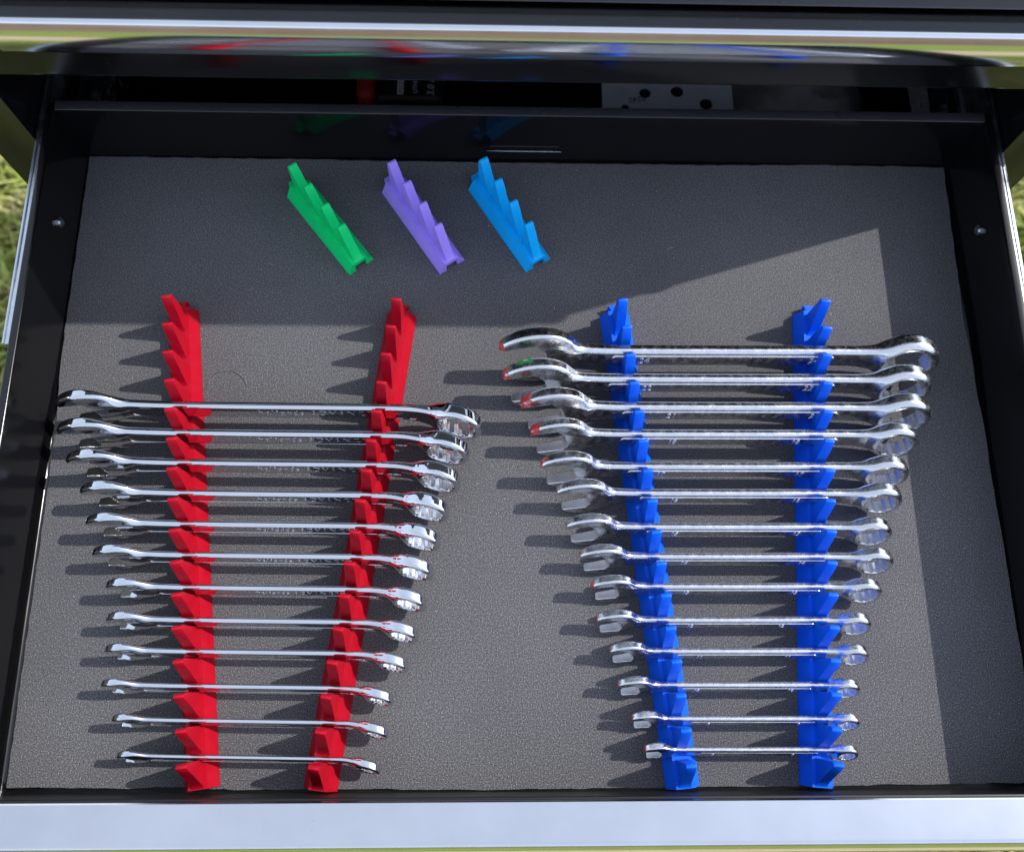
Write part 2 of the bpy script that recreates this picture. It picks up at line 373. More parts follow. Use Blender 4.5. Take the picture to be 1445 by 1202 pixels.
# back wall with a long trapezoid slot cut through it
def back_wall():
    bm = bmesh.new()
    z0c, z1c = 0.0122, 0.0248; xa, xb, xc, xd = -0.0259, 0.0264, 0.0195, -0.0195
    low_p = [(u, v) for u, v in ws if v <= z0c and u <= 0.0001]
    X = XI - 0.0001
    # lower strip (bend + wall up to slot), upper strip, two sides
    def quad(pts): bm.faces.new([bm.verts.new(p) for p in pts])
    t = 0.0014
    for y in (YB, YB + t):
        quad([(-X, y, 0.0001), (X, y, 0.0001), (X, y, z0c), (xb, y, z0c), (xa, y, z0c), (-X, y, z0c)])
        quad([(-X, y, z0c), (xa, y, z0c), (xd, y, z1c), (-X, y, z1c)])
        quad([(xb, y, z0c), (X, y, z0c), (X, y, z1c), (xc, y, z1c)])
        quad([(-X, y, z1c), (xd, y, z1c), (xc, y, z1c), (X, y, z1c), (X, y, RIM - 0.0011), (-X, y, RIM - 0.0011)])
    hole = [(xa, z0c), (xb, z0c), (xc, z1c), (xd, z1c)]
    for i in range(4):
        a, b = hole[i], hole[(i + 1) % 4]
        quad([(a[0], YB, a[1]), (b[0], YB, b[1]), (b[0], YB + t, b[1]), (a[0], YB + t, a[1])])
    # bend at the floor and rolled rim
    for part in (ws[:7], ws[7:]):
        pr = [(YB + u, v) for u, v in part]
        for i in range(len(pr) - 1):
            (y0, a), (y1, b) = pr[i], pr[i + 1]
            if part is ws[7:] or True: quad([(-X, y0, a), (X, y0, a), (X, y1, b), (-X, y1, b)])
    bmesh.ops.remove_doubles(bm, verts=bm.verts[:], dist=1e-6)
    return bm
bm = back_wall(); bm_obj('back_wall', bm, M['black'], dr, DW, True, 40)
bm = bmesh.new(); add_box(bm, -0.0255, 0.0258, YB - 0.0006, YB - 0.0001, 0.0117, 0.0123, 0.0001, 1); bm_obj('slot_lip', bm, M['zinc'], dr, DW, True)
bm = bmesh.new(); add_box(bm, -XI + .0002, XI - .0002, YB + 0.0003, YB + 0.0062, RIM + 0.0003, RIM + 0.0010, 0.0004, 2); bm_obj('back_rim', bm, M['black_rim'], dr, DW, True)
# front wall with stepped rim behind the aluminium trim
fw = [(YF, FZ - .0016), (YF + 0.0005, FZ - .0016), (YF + 0.0005, 0.0385), (YF + 0.0008, 0.0393), (YF + 0.0018, 0.0396), (YF + 0.0022, 0.0402), (YF + 0.0022, 0.0412), (YF + 0.0018, 0.0418), (YF + 0.0010, 0.0420),
      (YF + 0.0010, 0.0488), (YF, 0.0488)]
bm = bmesh.new(); add_prism(bm, fw, -XI + 0.0002, XI - 0.0002, 'x'); bm_obj('front_wall', bm, M['black_dark'], dr, DW, True, 40)
bm = bmesh.new(); add_prism(bm, front_profile(-0.0125, -0.022, 0.0475, 0.0112), -0.3095, 0.3095, 'x'); bm_obj('front_panel', bm, M['black'], dr, DW, True)
make_handle(0.0006, RIM + 0.0005, dr, DW, 0.325, 0.0196, 48.0, 0.0240)
for s, y, z in ((-1, 0.3451, 0.0272), (1, 0.3461, 0.0276)):
    bm = bmesh.new(); x = s * (XI - 0.0008)
    add_cyl(bm, (x, y, z), 0.0033, 0.0024, 'x', 24, 0.0033); add_cyl(bm, (s * (XI - 0.0024), y, z), 0.0022, 0.0016, 'x', 20)
    bm_obj('rivet', bm, M['zinc'], dr, DW, True)
for s in (-1, 1):
    # slide: C shaped zinc channel on the outside of the wall
    x0, x1 = s * (XI + 0.0060), s * (XI + 0.0112)
    pr = [(x0, 0.004), (x0, 0.0474), (x0 + s * 0.0006, 0.0482), (x0 + s * 0.0018, 0.0482), (x0 + s * 0.0023, 0.0474), (x0 + s * 0.0033, 0.0473), (x0 + s * 0.0037, 0.0484), (x1 - s * 0.0006, 0.0484), (x1, 0.0474), (x1, 0.0395), (x1 - s * 0.001, 0.0395), (x1 - s * 0.0012, 0.0462), (x0 + s * 0.0012, 0.0462), (x0 + s * 0.0012, 0.0058), (x1 - s * 0.0012, 0.0058), (x1 - s * 0.001, 0.012), (x1, 0.012), (x1, 0.004)]
    bm = bmesh.new(); add_prism(bm, pr, 0.2535, 0.52, 'y'); bm_obj('slide_rail', bm, M['zinc'], dr, DW, True, 40)
    # slide of the drawer below, with its bolt, and a small bent catch on the cabinet side
    bm = bmesh.new(); pr = [(s * a, b) for a, b in ((0.2965, 0.012), (0.2965, 0.036), (0.2955, 0.036), (0.2955, 0.0135), (0.276, 0.0135), (0.276, 0.036), (0.275, 0.036), (0.275, 0.012))]
    add_prism(bm, pr, 0.4205, 0.78, 'y'); bm_obj('slide_channel', bm, M['zinc'], chest, CW)
    bm = bmesh.new(); add_cyl(bm, (s * 0.2825, 0.450, 0.0165), 0.0042, 0.006, 'z', 18); add_cyl(bm, (s * 0.2825, 0.450, 0.0200), 0.0022, 0.002, 'z', 6)
    bm_obj('slide_bolt', bm, M['zinc'], chest, CW, True)
    bm = bmesh.new(); add_prism(bm, [(s * a, b) for a, b in ((0.2895, 0.018), (0.2915, 0.028), (0.2875, 0.035), (0.2888, 0.036), (0.2930, 0.028), (0.2910, 0.017))], 0.432, 0.500, 'y')
    bm_obj('release_lever', bm, M['zinc'], chest, CW, True)
    bm = bmesh.new(); add_prism(bm, [(0.4200, 0.046), (0.4215, 0.047), (0.4290, 0.040), (0.4350, 0.0405), (0.4350, 0.039), (0.4284, 0.0385)], s * 0.3131, s * 0.3090, 'x')
    bm_obj('catch', bm, M['zinc'], chest, CW)

# ------------------------------------------------------------------ foam liner
def liner():
    left = [(-0.3006, 0.4108), (-0.3003, 0.35), (-0.3006, 0.2897), (-0.2996, 0.2489), (-0.2975, 0.2208), (-0.2968, 0.1745), (-0.2967, 0.1028), (-0.2962, 0.003)]
    bot = [(-0.2597, 0.0030), (-0.2337, 0.0021), (-0.2039, 0.0033), (-0.1676, 0.0014), (-0.0992, 0.0014), (-0.0587, 0.0010), (-0.0181, 0.0006), (0.0309, 0.0009), (0.0637, 0.0010), (0.1049, 0.0018), (0.167, 0.0016), (0.2295, 0.0022), (0.2715, 0.0026), (0.3005, 0.0026)]
    right = [(0.3008, 0.0782), (0.2998, 0.157), (0.2993, 0.2199), (0.2974, 0.2676), (0.2969, 0.2972), (0.298, 0.3501), (0.299, 0.4105)]
    top = [(0.2226, 0.4112), (0.2215, 0.4113), (0.1768, 0.4106), (0.1111, 0.4100), (-0.0189, 0.4100), (-0.1279, 0.4106), (-0.2506, 0.4110), (-0.2701, 0.4110)]
    P = left + bot + right + top; Q = []
    for i in range(len(P)):
        a, b = P[i], P[(i + 1) % len(P)]; d = math.hypot(b[0] - a[0], b[1] - a[1]); n = max(1, int(d / 0.006))
        for k in range(n):
            t = k / n; j = 0.00035 * (random.random() - 0.5) * 2
            nx, ny = -(b[1] - a[1]) / d, (b[0] - a[0]) / d
            Q.append((a[0] + (b[0] - a[0]) * t + nx * j, a[1] + (b[1] - a[1]) * t + ny * j))
    bm = bmesh.new()
    T = [bm.verts.new((x, y, 0.0)) for x, y in Q]; Bv = [bm.verts.new((x, y, -0.0032)) for x, y in Q]
    n = len(Q)
    for i in range(n): bm.faces.new((T[i], T[(i + 1) % n], Bv[(i + 1) % n], Bv[i]))
    f = bm.faces.new(T); g = bm.faces.new(Bv[::-1])
    bmesh.ops.triangulate(bm, faces=[f, g])
    # pressed ring mark in the foam left of the middle
    o = bm_obj('foam_liner', bm, M['foam'])
    tag(o, 'charcoal foam sheet lining the floor of the open drawer', 'foam liner')
    c = Vector((-0.1924, 0.2412)); bm = bmesh.new(); r = 0.0130
    pr = [(-0.0007, -0.0003), (-0.0003, 0.00045), (0.0, 0.0006), (0.0003, 0.00045), (0.0012, -0.0003)]
    rings = []
    for k in range(41):
        a = R(-20 + 200 * k / 40); s_ = math.sin(math.pi * k / 40) ** 0.5
        rings.append([bm.verts.new((c.x + (r + u) * math.cos(a), c.y + (r + u) * math.sin(a), v * s_ - 0.0003 * (1 - s_))) for u, v in pr])
    for k in range(40):
        for i in range(len(pr) - 1): bm.faces.new((rings[k][i], rings[k][i + 1], rings[k + 1][i + 1], rings[k + 1][i]))
    m = bm_obj('pressed_ring', bm, M['foam'], o, None, True, 60)
liner()

# ------------------------------------------------------------------ printed tool racks
PITCH = 0.01840; TIP = 0.0030; TZ = 0.0362; RZ = 0.0098
def tooth_mesh(bend=0.0):
    """thin fin: steep back, long slope to the front (-y), rounded tip. Origin under the tip, on the rail top"""
    bm = bmesh.new(); h = TZ - RZ
    prof = [(0.0004, -0.0006), (0.0004, h - 0.0016), (0.0, h - 0.0006), (-0.0008, h), (-0.0019, h - 0.0001), (-0.0027, h - 0.0010)]
    prof += [(-0.0027 - 0.0102 * t, h - 0.0010 - (h - 0.0030) * t ** 0.97) for t in (0.25, 0.5, 0.75, 0.93)]
    prof += [(-0.0139, 0.0006), (-0.0149, 0.0), (-0.0149, -0.0006)]
    w = 0.0030
    A = [bm.verts.new((-w * (1.0 + (0.10 if z < 0.001 else 0)), y, z)) for y, z in prof]; B = [bm.verts.new((w * (1.0 + (0.10 if z < 0.001 else 0)), y, z)) for y, z in prof]
    n = len(prof)
    for i in range(n): bm.faces.new((A[i], A[(i + 1) % n], B[(i + 1) % n], B[i]))
    bm.faces.new(A); bm.faces.new(B[::-1])
    es = [e for e in bm.edges if (abs(e.verts[0].co.x - e.verts[1].co.x) < 0.0004) and min(v.co.z for v in e.verts) > 0.0007]
    bmesh.ops.bevel(bm, geom=es, offset=0.00045, segments=2, affect='EDGES', profile=0.5)
    for f in bm.faces: f.smooth = True
    for e in bm.edges:
        if len(e.link_faces) == 2 and e.calc_face_angle(0) > R(38): e.smooth = False
    bmesh.ops.recalc_face_normals(bm, faces=bm.faces[:])
    me = bpy.data.meshes.new('tooth'); bm.to_mesh(me); bm.free(); return me
def rail_mesh(n):
    """bar with chamfered top, dovetail slot in the front end, dovetail tab on the back end. Back end at y=0, runs to -y"""
    Lr = n * PITCH; bm = bmesh.new()
    out = [(-0.0098, 0.0), (-0.0098, 0.0012), (-0.0054, RZ), (0.0054, RZ), (0.0098, 0.0012), (0.0098, 0.0)]
    add_prism(bm, out, 0.0, -(Lr - 0.0075), 'y')
    notch = [(-0.0098, 0.0), (-0.0098, 0.0012), (-0.0054, RZ), (0.0054, RZ), (0.0098, 0.0012), (0.0098, 0.0), (0.0042, 0.0), (0.0042, 0.0066), (-0.0042, 0.0066), (-0.0042, 0.0)]
    add_prism(bm, notch, -(Lr - 0.0075), -Lr, 'y')
    # tab
    A, B = add_prism(bm, [(-0.0026, -0.0005), (-0.0026, 0.0019), (-0.0042, 0.0052), (0.0042, 0.0052), (0.0026, 0.0019), (0.0026, -0.0005)], 0.0005, 0.0062, 'z')
    for f in bm.faces: f.smooth = False
    bmesh.ops.recalc_face_normals(bm, faces=bm.faces[:])
    me = bpy.data.meshes.new('rail'); bm.to_mesh(me); bm.free(); return me
TOOTH = tooth_mesh(); TOOTH_M = {}
RAIL = {4: rail_mesh(4), 16: rail_mesh(16)}
def rack(n, tip1, tipn, mat, label, group):
    """tip1/tipn: world xy of the first and last tooth tip"""
    a = Vector(tip1); d = (Vector(tipn) - a).normalized()
    origin = a - d * TIP
    o = empty('tool_rack', (origin.x, origin.y, 0.0002)); o.rotation_euler = (0, 0, math.atan2(d.x, -d.y))
    tag(o, label, 'tool rack', group)
    me = RAIL[n].copy(); r = mesh_obj('rail', me, M[mat], o)
    if mat not in TOOTH_M: t = TOOTH.copy(); t.materials.append(M[mat]); TOOTH_M[mat] = t
    for k in range(n):
        t = bpy.data.objects.new('tooth', TOOTH_M[mat]); COL.objects.link(t); t.parent = o
        t.location = (0, -TIP - k * PITCH, RZ); t.rotation_euler = (0, R(random.uniform(-0.7, 0.7)), R(random.uniform(-0.8, 0.8)))
    return o
RL = ((-0.2238, 0.2912), (-0.1873, 0.0176)); RR = ((-0.0814, 0.2906), (-0.1165, 0.0162))
BL = ((0.0605, 0.2914), (0.0880, 0.0170)); BR = ((0.1898, 0.2921), (0.1687, 0.0166))
rack(16, *RL, 'red', 'long red plastic rack holding the open jaw ends of the mirror chrome spanners', 'long red racks')
rack(16, *RR, 'red', 'long red plastic rack holding the ring ends of the mirror chrome spanners', 'long red racks')
rack(16, *BL, 'blue', 'long dark blue rack under the open jaws of the worn chrome spanners', 'long blue racks')
rack(16, *BR, 'blue', 'long dark blue rack next to the ring ends of the worn chrome spanners', 'long blue racks')
rack(4, (-0.1527, 0.3842), (-0.1185, 0.3403), 'green', 'short empty green plastic rack piece lying loose on the foam', 'short loose rack pieces')
rack(4, (-0.0878, 0.3877), (-0.0568, 0.3416), 'purple', 'short empty purple plastic rack piece between the green and light blue ones', 'short loose rack pieces')
rack(4, (-0.0281, 0.3905), (0.0013, 0.3442), 'sky_blue', 'short empty light blue plastic rack piece lying loose on the foam', 'short loose rack pieces')

# ------------------------------------------------------------------ spanners: solid modelled as a distance field, meshed with surface nets (mm)
def smin(a, b, k):
    h = np.clip(0.5 + 0.5 * (b - a) / k, 0, 1); return b * (1 - h) + a * h - k * h * (1 - h)
def smax(a, b, k): return -smin(-a, -b, k)
def extr(d2, dz, r):
    """round the edge between a plan outline and a thickness"""
    wx, wy = d2 + r, dz + r
    return np.minimum(np.maximum(wx, wy), 0) + np.hypot(np.maximum(wx, 0), np.maximum(wy, 0)) - r
def box2(x, y, cx, cy, hx, hy, r=0.0):
    qx, qy = np.abs(x - cx) - hx + r, np.abs(y - cy) - hy + r
    return np.minimum(np.maximum(qx, qy), 0) + np.hypot(np.maximum(qx, 0), np.maximum(qy, 0)) - r
def hexd(x, y, r, a):
    d = None
    for k in range(3):
        c, s = math.cos(a + k * math.pi / 3), math.sin(a + k * math.pi / 3); v = np.abs(c * x + s * y) - r
        d = v if d is None else np.maximum(d, v)
    return d
def spanner_spec(kind, S, length):
    p = dict(kind=kind, S=S, L=length)
    if kind == 'A':
        p.update(Rr=.73 * S + 1.3, tr=.46 * S + 1.4, w=.60 * S + 2.5, t=.22 * S + 1.3, tj=.33 * S + 1.4, ang=14.0, Rj=.93 * S, Aj=1.13 * S, e=.80 * S, tap=.45, rs=0.34, rr=0.26, kj=0.42, kr=0.42, rj=0.26)
    else:
        p.update(Rr=.77 * S + .5, tr=.49 * S + 1.2, w=.55 * S + 2.4, t=.24 * S + 1.4, tj=.30 * S + 2.2, ang=4.5, Rj=.89 * S, Aj=1.15 * S, e=.84 * S, tap=.12, rs=0.42, rr=0.32, kj=0.30, kr=0.36, rj=0.22)
    p['cx'] = (math.cos(R(15)) * p['e'] + math.sin(R(15)) * p['Rj'] * math.sqrt(1 - (p['e'] / p['Aj']) ** 2))   # jaw centre from the left tip
    p['rx'] = length - p['Rr'] * math.cos(R(p['ang']))
    p['x0'] = p['rx'] - 1.75 * p['Rr']
    p['xa'], p['xb'] = (p['cx'] + 1.38 * S + 3, p['rx'] - p['Rr'] * 1.75 - 2) if kind == 'A' else (p['cx'] + 1.5 * S + 12, p['rx'] - 2.45 * p['Rr'])
    return p
def zoff(p, x):
    tn = math.tan(R(p['ang'])); s = 0.5 * p['Rr']; u = x - p['x0']
    off = tn * 0.5 * (u + np.sqrt(u * u + s * s)); return off - tn * 0.5 * (-p['x0'] + math.sqrt(p['x0'] ** 2 + s * s))
def spanner_sdf(p, x, y, z):
    S, w, t, tj, tr, Rr = p['S'], p['w'], p['t'], p['tj'], p['tr'], p['Rr']
    z = z - zoff(p, x); az = np.abs(z); c15, s15 = math.cos(R(15)), math.sin(R(15))
    jx, jy = x - p['cx'], y; ja = -c15 * jx - s15 * jy; jn = -s15 * jx + c15 * jy
    # shank, slightly waisted
    hw = w / 2 * (0.94 + 0.10 * np.abs((x - p['L'] / 2) / (p['L'] / 2)) ** 2)
    mid = (p['cx'] + p['rx']) / 2; hl = (p['rx'] - p['cx']) / 2
    kj, kr = (2.6, 1.6) if p['kind'] == 'A' else (1.5, 1.0)
    fj = np.clip(1 - (x - p['cx'] - 0.7 * S) / (kj * S), 0, 1) ** 2; fr = np.clip(1 - (p['rx'] - x - 0.9 * Rr) / (kr * Rr), 0, 1) ** 2
    hw = hw + (0.16 * fj + 0.16 * fr) * w
    aj, ar = (0.42, 0.40) if p['kind'] == 'A' else (0.30, 0.34)
    th = t / 2 + np.maximum(aj * tj - t / 2, 0) * fj + np.maximum(ar * tr - t / 2, 0) * fr
    d2 = np.maximum(np.abs(x - mid) - hl, np.abs(y) - hw)
    crown = 0.10 * t * (y / (w / 2)) ** 2 if p['kind'] == 'A' else 0.0
    d = extr(d2, az - th + crown, p['rs'] * t)
    # jaw head
    rel = np.hypot(ja / p['Aj'], jn / p['Rj']); dj = (rel - 1) * p['Rj'] * (0.85 + 0.15 * np.minimum(rel, 2))
    dj = smax(dj, ja - p['e'], 0.10 * S)
    d_j = extr(dj, az - tj / 2 * (1 - p['tap'] * np.clip(-ja / S, 0, 1.2)) + 0.04 * np.maximum(ja, 0), p['rj'] * tj)
    d = smin(d, d_j, p['kj'] * w)
    # ring head
    dr_ = np.hypot(x - p['rx'], y) - Rr
    d_r = extr(dr_, az - tr / 2, p['rr'] * tr)
    d = smin(d, d_r, p['kr'] * w)
    # cut the jaw mouth (flat sides, rounded hexagonal bottom)
    sl = np.maximum(np.abs(jn) - S / 2, -(ja + 0.30 * S))
    sl = np.maximum(sl, -(ja + 0.30 * S) * 0.8 + (np.abs(jn) - S * 0.26) * 0.62)
    d = smax(d, -sl, 0.035 * S)
    # twelve point hole, with a turned chamfer at both mouths
    hx = x - p['rx']
    ho = np.minimum(hexd(hx, y, S * 0.50, 0.0), hexd(hx, y, S * 0.50, math.pi / 6))
    ch = np.hypot(hx, y) - ((0.60 if p['kind'] == 'A' else 0.572) * S + (az - tr / 2) * 1.0)
    d = smax(d, -np.minimum(ho, ch), 0.02 * S)
    # panel on the shank
    xa, xb = p['xa'], p['xb']
    if p['kind'] == 'A':
        pr = box2(x, y, (xa + xb) / 2, 0, (xb - xa) / 2 + 4, w * 0.30, w * 0.29)
        cut = np.maximum(pr, (t / 2 - 0.45) - az); d = smax(d, -cut, 0.25)
    else:
        pr = box2(x, y, (xa + xb) / 2, -0.02 * w, (xb - xa) / 2, w * 0.23, w * 0.22)
        d = smin(d, extr(pr, az - (t / 2 + 0.035 * w + 0.15), 0.2), 0.25)
    return d
def surface_nets(p, h):
    zmax = abs(float(zoff(p, np.array([p['L']]))[0])) + p['tr'] / 2 + 1.5
    lo = np.array([-2.0, -max(p['Aj'], p['Rr']) - 1.5, -p['tj'] / 2 - 2.2]); hi = np.array([p['L'] + 2.0, max(p['Aj'], p['Rr']) + 1.5, zmax + .5])
    C = 4; H = h * C
    nc = np.ceil((hi - lo) / H).astype(int)
    ax = [lo[i] + (np.arange(nc[i]) + 0.5) * H for i in range(3)]
    X, Y, Z = np.meshgrid(*ax, indexing='ij'); dc = spanner_sdf(p, X, Y, Z)
    act = np.abs(dc) < H * 1.7
    n = nc * C
    big = np.repeat(np.repeat(np.repeat(np.where(dc > 0, 9.0, -9.0).astype(np.float32), C, 0), C, 1), C, 2)
    ci = np.argwhere(act)
    off = np.stack(np.meshgrid(*[np.arange(C)] * 3, indexing='ij'), -1).reshape(-1, 3)
    fi = (ci[:, None, :] * C + off[None]).reshape(-1, 3)
    P = lo + (fi + 0.5) * h
    big[fi[:, 0], fi[:, 1], fi[:, 2]] = spanner_sdf(p, P[:, 0], P[:, 1], P[:, 2])
    D = big; s = D < 0
    sc = [s[a:n[0] - 1 + a, b:n[1] - 1 + b, c:n[2] - 1 + c] for a in (0, 1) for b in (0, 1) for c in (0, 1)]
    cnt = sum(q.astype(np.int8) for q in sc); mix = (cnt > 0) & (cnt < 8)
    cells = np.argwhere(mix); idx = -np.ones(mix.shape, int); idx[mix] = np.arange(len(cells))
    acc = np.zeros((len(cells), 3)); num = np.zeros(len(cells))
    corners = [(a, b, c) for a in (0, 1) for b in (0, 1) for c in (0, 1)]
    val = {c: D[cells[:, 0] + c[0], cells[:, 1] + c[1], cells[:, 2] + c[2]] for c in corners}
    for c in corners:
        for k in range(3):
            if c[k] == 0:
                c2 = list(c); c2[k] = 1; c2 = tuple(c2); a, b = val[c], val[c2]; cr = (a < 0) != (b < 0)
                tt = np.where(cr, a / np.where(cr, a - b, 1), 0)
                q = np.array(c, float)[None] + np.zeros((len(cells), 3)); q[:, k] += tt
                acc += np.where(cr[:, None], q, 0); num += cr
    V = lo + (cells + acc / num[:, None] + 0.5) * h
    quads = []
    for k in range(3):
        a1, a2 = (k + 1) % 3, (k + 2) % 3
        sl0 = [slice(0, n[i] - 1) for i in range(3)]; sl1 = list(sl0); sl1[k] = slice(1, n[k])
        sA, sB = s[tuple(sl0)], s[tuple(sl1)]
        e = np.argwhere(sA != sB); e = e[(e[:, a1] > 0) & (e[:, a2] > 0)]
        flip = s[e[:, 0], e[:, 1], e[:, 2]]
        def g(d1, d2):
            q = e.copy(); q[:, a1] -= d1; q[:, a2] -= d2; return idx[q[:, 0], q[:, 1], q[:, 2]]
        Q = np.stack([g(0, 0), g(1, 0), g(1, 1), g(0, 1)], 1); Q[~flip] = Q[~flip][:, ::-1]; quads.append(Q)
    Q = np.concatenate(quads); Q = Q[(Q >= 0).all(1)]
    def grad(P, e):
        g = np.zeros_like(P)
        for k in range(3):
            o = np.zeros(3); o[k] = e
            g[:, k] = spanner_sdf(p, *(P + o).T) - spanner_sdf(p, *(P - o).T)
        return g / np.maximum(np.linalg.norm(g, axis=1), 1e-9)[:, None]
    for it in range(2):
        d = spanner_sdf(p, *V.T); V = V - np.clip(d, -.6 * h, .6 * h)[:, None] * grad(V, 0.08) * 0.9
    return V, Q, grad(V, 0.14)

def lens(a, b, t): return a + (b - a) * t
def tipxy(rail, k):
    a, b = Vector(rail[0]), Vector(rail[1]); return a + (b - a) * (k - 1) / 15
def build_spanner(kind, i, S, xl, xr, dtop, lean, label, group, texts, paint):
    length = (xr - xl) * 1000
    p = spanner_spec(kind, S, length)
    ra, rb, k0 = (RL, RR, 5) if kind == 'A' else (BL, BR, 3)
    ta, tb = tipxy(ra, k0 + i), tipxy(rb, k0 + i)
    w, t = p['w'] / 1000, p['t'] / 1000
    c, sn = math.cos(R(lean)), math.sin(R(lean))
    zb = 0.010 + max(0, (t - 0.0043)) * 26 / 14; zc = zb + w / 2 * c
    zc = max(zc, min(1.03 * S / 1000 * c, zb + 0.006 + w / 2 * c))
    psi = math.atan2((tb - ta).y, (tb - ta).x); xm = (xl + xr) / 2
    ytip = ta.y + (tb.y - ta.y) * (xm - ta.x) / (tb.x - ta.x)
    yc = ytip + dtop - w / 2 * sn
    rot = Matrix.Rotation(psi, 4, 'Z') @ Matrix.Rotation(R(90 - lean), 4, 'X')
    o = empty('combination_spanner'); o.matrix_world = Matrix.Translation((xm, yc, zc)) @ rot
    tag(o, label, 'spanner', group)
    V, Q, Nn = surface_nets(p, 0.50 if S > 12 else 0.42)
    V = V - np.array([length / 2, 0, 0])
    cen = V[Q].mean(1); xj = p['cx'] + 1.25 * S - length / 2; xrg = p['rx'] - 1.22 * p['Rr'] - length / 2
    part = np.ones(len(Q), int); part[cen[:, 0] < xj] = 0; part[cen[:, 0] > xrg] = 2
    if paint:
        c15, s15 = math.cos(R(15)), math.sin(R(15)); jx = cen[:, 0] + length / 2 - p['cx']; jy = cen[:, 1]
        ja = -c15 * jx - s15 * jy; jn = -s15 * jx + c15 * jy
        nz = Nn[Q[:, 0]]
        wob = 0.05 * S * np.sin(cen[:, 2] * 2.1 + jn * 1.3) * paint
        up = (jn > 0.40 * S) & ((-s15 * nz[:, 0] + c15 * nz[:, 1]) > -0.5)
        part[up & (ja > p['e'] - (0.40 * paint + 0.03) * S + wob)] = 3
        if i == 1:
            part[up & (ja > p['e'] - 0.95 * S + wob) & (ja < p['e'] - 0.52 * S + wob) & (cen[:, 2] < 0.0) ] = 4
    if kind == 'B':
        c15, s15 = math.cos(R(15)), math.sin(R(15)); jx = cen[:, 0] + length / 2 - p['cx']; jy = cen[:, 1]
        ja = -c15 * jx - s15 * jy; jn = -s15 * jx + c15 * jy
        nz = np.abs(Nn[Q]).mean(1)[:, 2]
        part[(np.abs(jn) < 0.515 * S) & (ja > -0.36 * S) & (nz < 0.45) & (cen[:, 0] < xj)] = 5
        rr = np.hypot(cen[:, 0] + length / 2 - p['rx'], cen[:, 1]); part[(rr < 0.63 * S) & (nz < 0.5) & (part == 2)] = 6
    else:
        nz = np.abs(Nn[Q]).mean(1)[:, 2]; rr = np.hypot(cen[:, 0] + length / 2 - p['rx'], cen[:, 1]); part[(rr < 0.63 * S) & (nz < 0.6) & (part == 2)] = 6
    mm = 'mirror' if kind == 'A' else 'chrome'
    for k, (nm, mt) in enumerate((('open_jaw', mm), ('shank', mm), ('ring_head', mm), ('paint_mark', 'red_mark'), ('paint_mark', 'green_mark'), ('jaw_face', 'machined'), ('ring_socket', 'machined' if kind == 'B' else 'socket'))):
        f = Q[part == k]
        if len(f) == 0: continue
        u, inv = np.unique(f, return_inverse=True); inv = inv.reshape(f.shape)
        me = bpy.data.meshes.new(nm); nv, nf = len(u), len(f)
        me.vertices.add(nv); me.vertices.foreach_set('co', (V[u] / 1000).astype(np.float32).ravel())
        me.loops.add(nf * 4); me.loops.foreach_set('vertex_index', inv.astype(np.int32).ravel())
        me.polygons.add(nf); me.polygons.foreach_set('loop_start', (np.arange(nf) * 4).astype(np.int32))
        me.update(calc_edges=True); me.validate()
        me.shade_smooth(); me.normals_split_custom_set_from_vertices(Nn[u].tolist())
        ob = mesh_obj(nm, me, M[mt], o)
        if k == 3: ob['label'] = 'worn red paint on the tip of the upper jaw'
        if k == 4: ob['label'] = 'small dab of green paint on the upper jaw'
    # raised lettering
    for (s, x, size, al) in texts:
        z = t / 2 + ((-0.00045 if kind == 'A' else (0.035 * w + 0.00015)))
        tx = text_obj('lettering', s, size, M['machined' if kind == 'B' else mm], o, 0.00016 if kind == 'A' else 0.00028, al, 0.18 if kind == 'B' else 0.0, 1.12 if kind == 'A' else 1.0)
        if kind == 'B': x -= xm
        tx.location = (x, -0.06 * w if kind == 'B' else 0, z)
    return o

ORD = ['first', 'second', 'third', 'fourth', 'fifth', 'sixth', 'seventh', 'eighth', 'ninth', 'tenth', 'eleventh', 'twelfth']
A = [[19, -0.2865, -0.0276, .0058], [18, -0.2841, -0.0353, .0070], [17, -0.2768, -0.0404, .0068], [16, -0.2666, -0.047, .0064], [15, -0.2614, -0.0519, .0061], [14, -0.2559, -0.0558, .0060],
     [13, -0.2462, -0.0596, .0054], [12, -0.2438, -0.0637, .0049], [11, -0.2428, -0.069, .0055], [10, -0.2428, -0.077, .0046], [9, -0.2349, -0.0792, .0041], [8, -0.2301, -0.0833, .0030]]
B = [[24, -0.0176, 0.2605, .0062], [22, -0.0154, 0.2548, .0066], [21, -0.0045, 0.2524, .0068], [18, 0.0016, 0.2436, .0083], [17, 0.0079, 0.2353, .0062], [16, 0.0172, 0.2296, .0080], [15, 0.0229, 0.2212, .0058],
     [14, 0.0307, 0.2206, .0063], [13, 0.0375, 0.2119, .0069], [12, 0.04, 0.2038, .0057], [11, 0.0474, 0.2006, .0061], [10, 0.0518, 0.1935, .0054], [9, 0.0589, 0.1915, .0050], [8, 0.0656, 0.1889, .0065]]
for i, (S, a, b, dt) in enumerate(A):
    if i == 0: lab = 'longest mirror polished spanner, first below the bare teeth of the red racks'
    elif i == 11: lab = 'shortest mirror polished spanner, last in the red racks, by the drawer front'
    elif i < 6: lab = 'mirror polished chrome spanner, %s longest in the red racks' % ORD[i]
    else: lab = 'mirror polished chrome spanner, %s shortest in the red racks' % ORD[11 - i]
    tx = [('halfords ADVANCED', -0.127 - (a + b) / 2 - 0.001 * i, 0.00041 * S, 'CENTER')] if i < 7 else []
    build_spanner('A', i, S, a, b, dt, 12.0 + 0.4 * i, lab, 'mirror chrome spanners in the red racks', tx, 0)
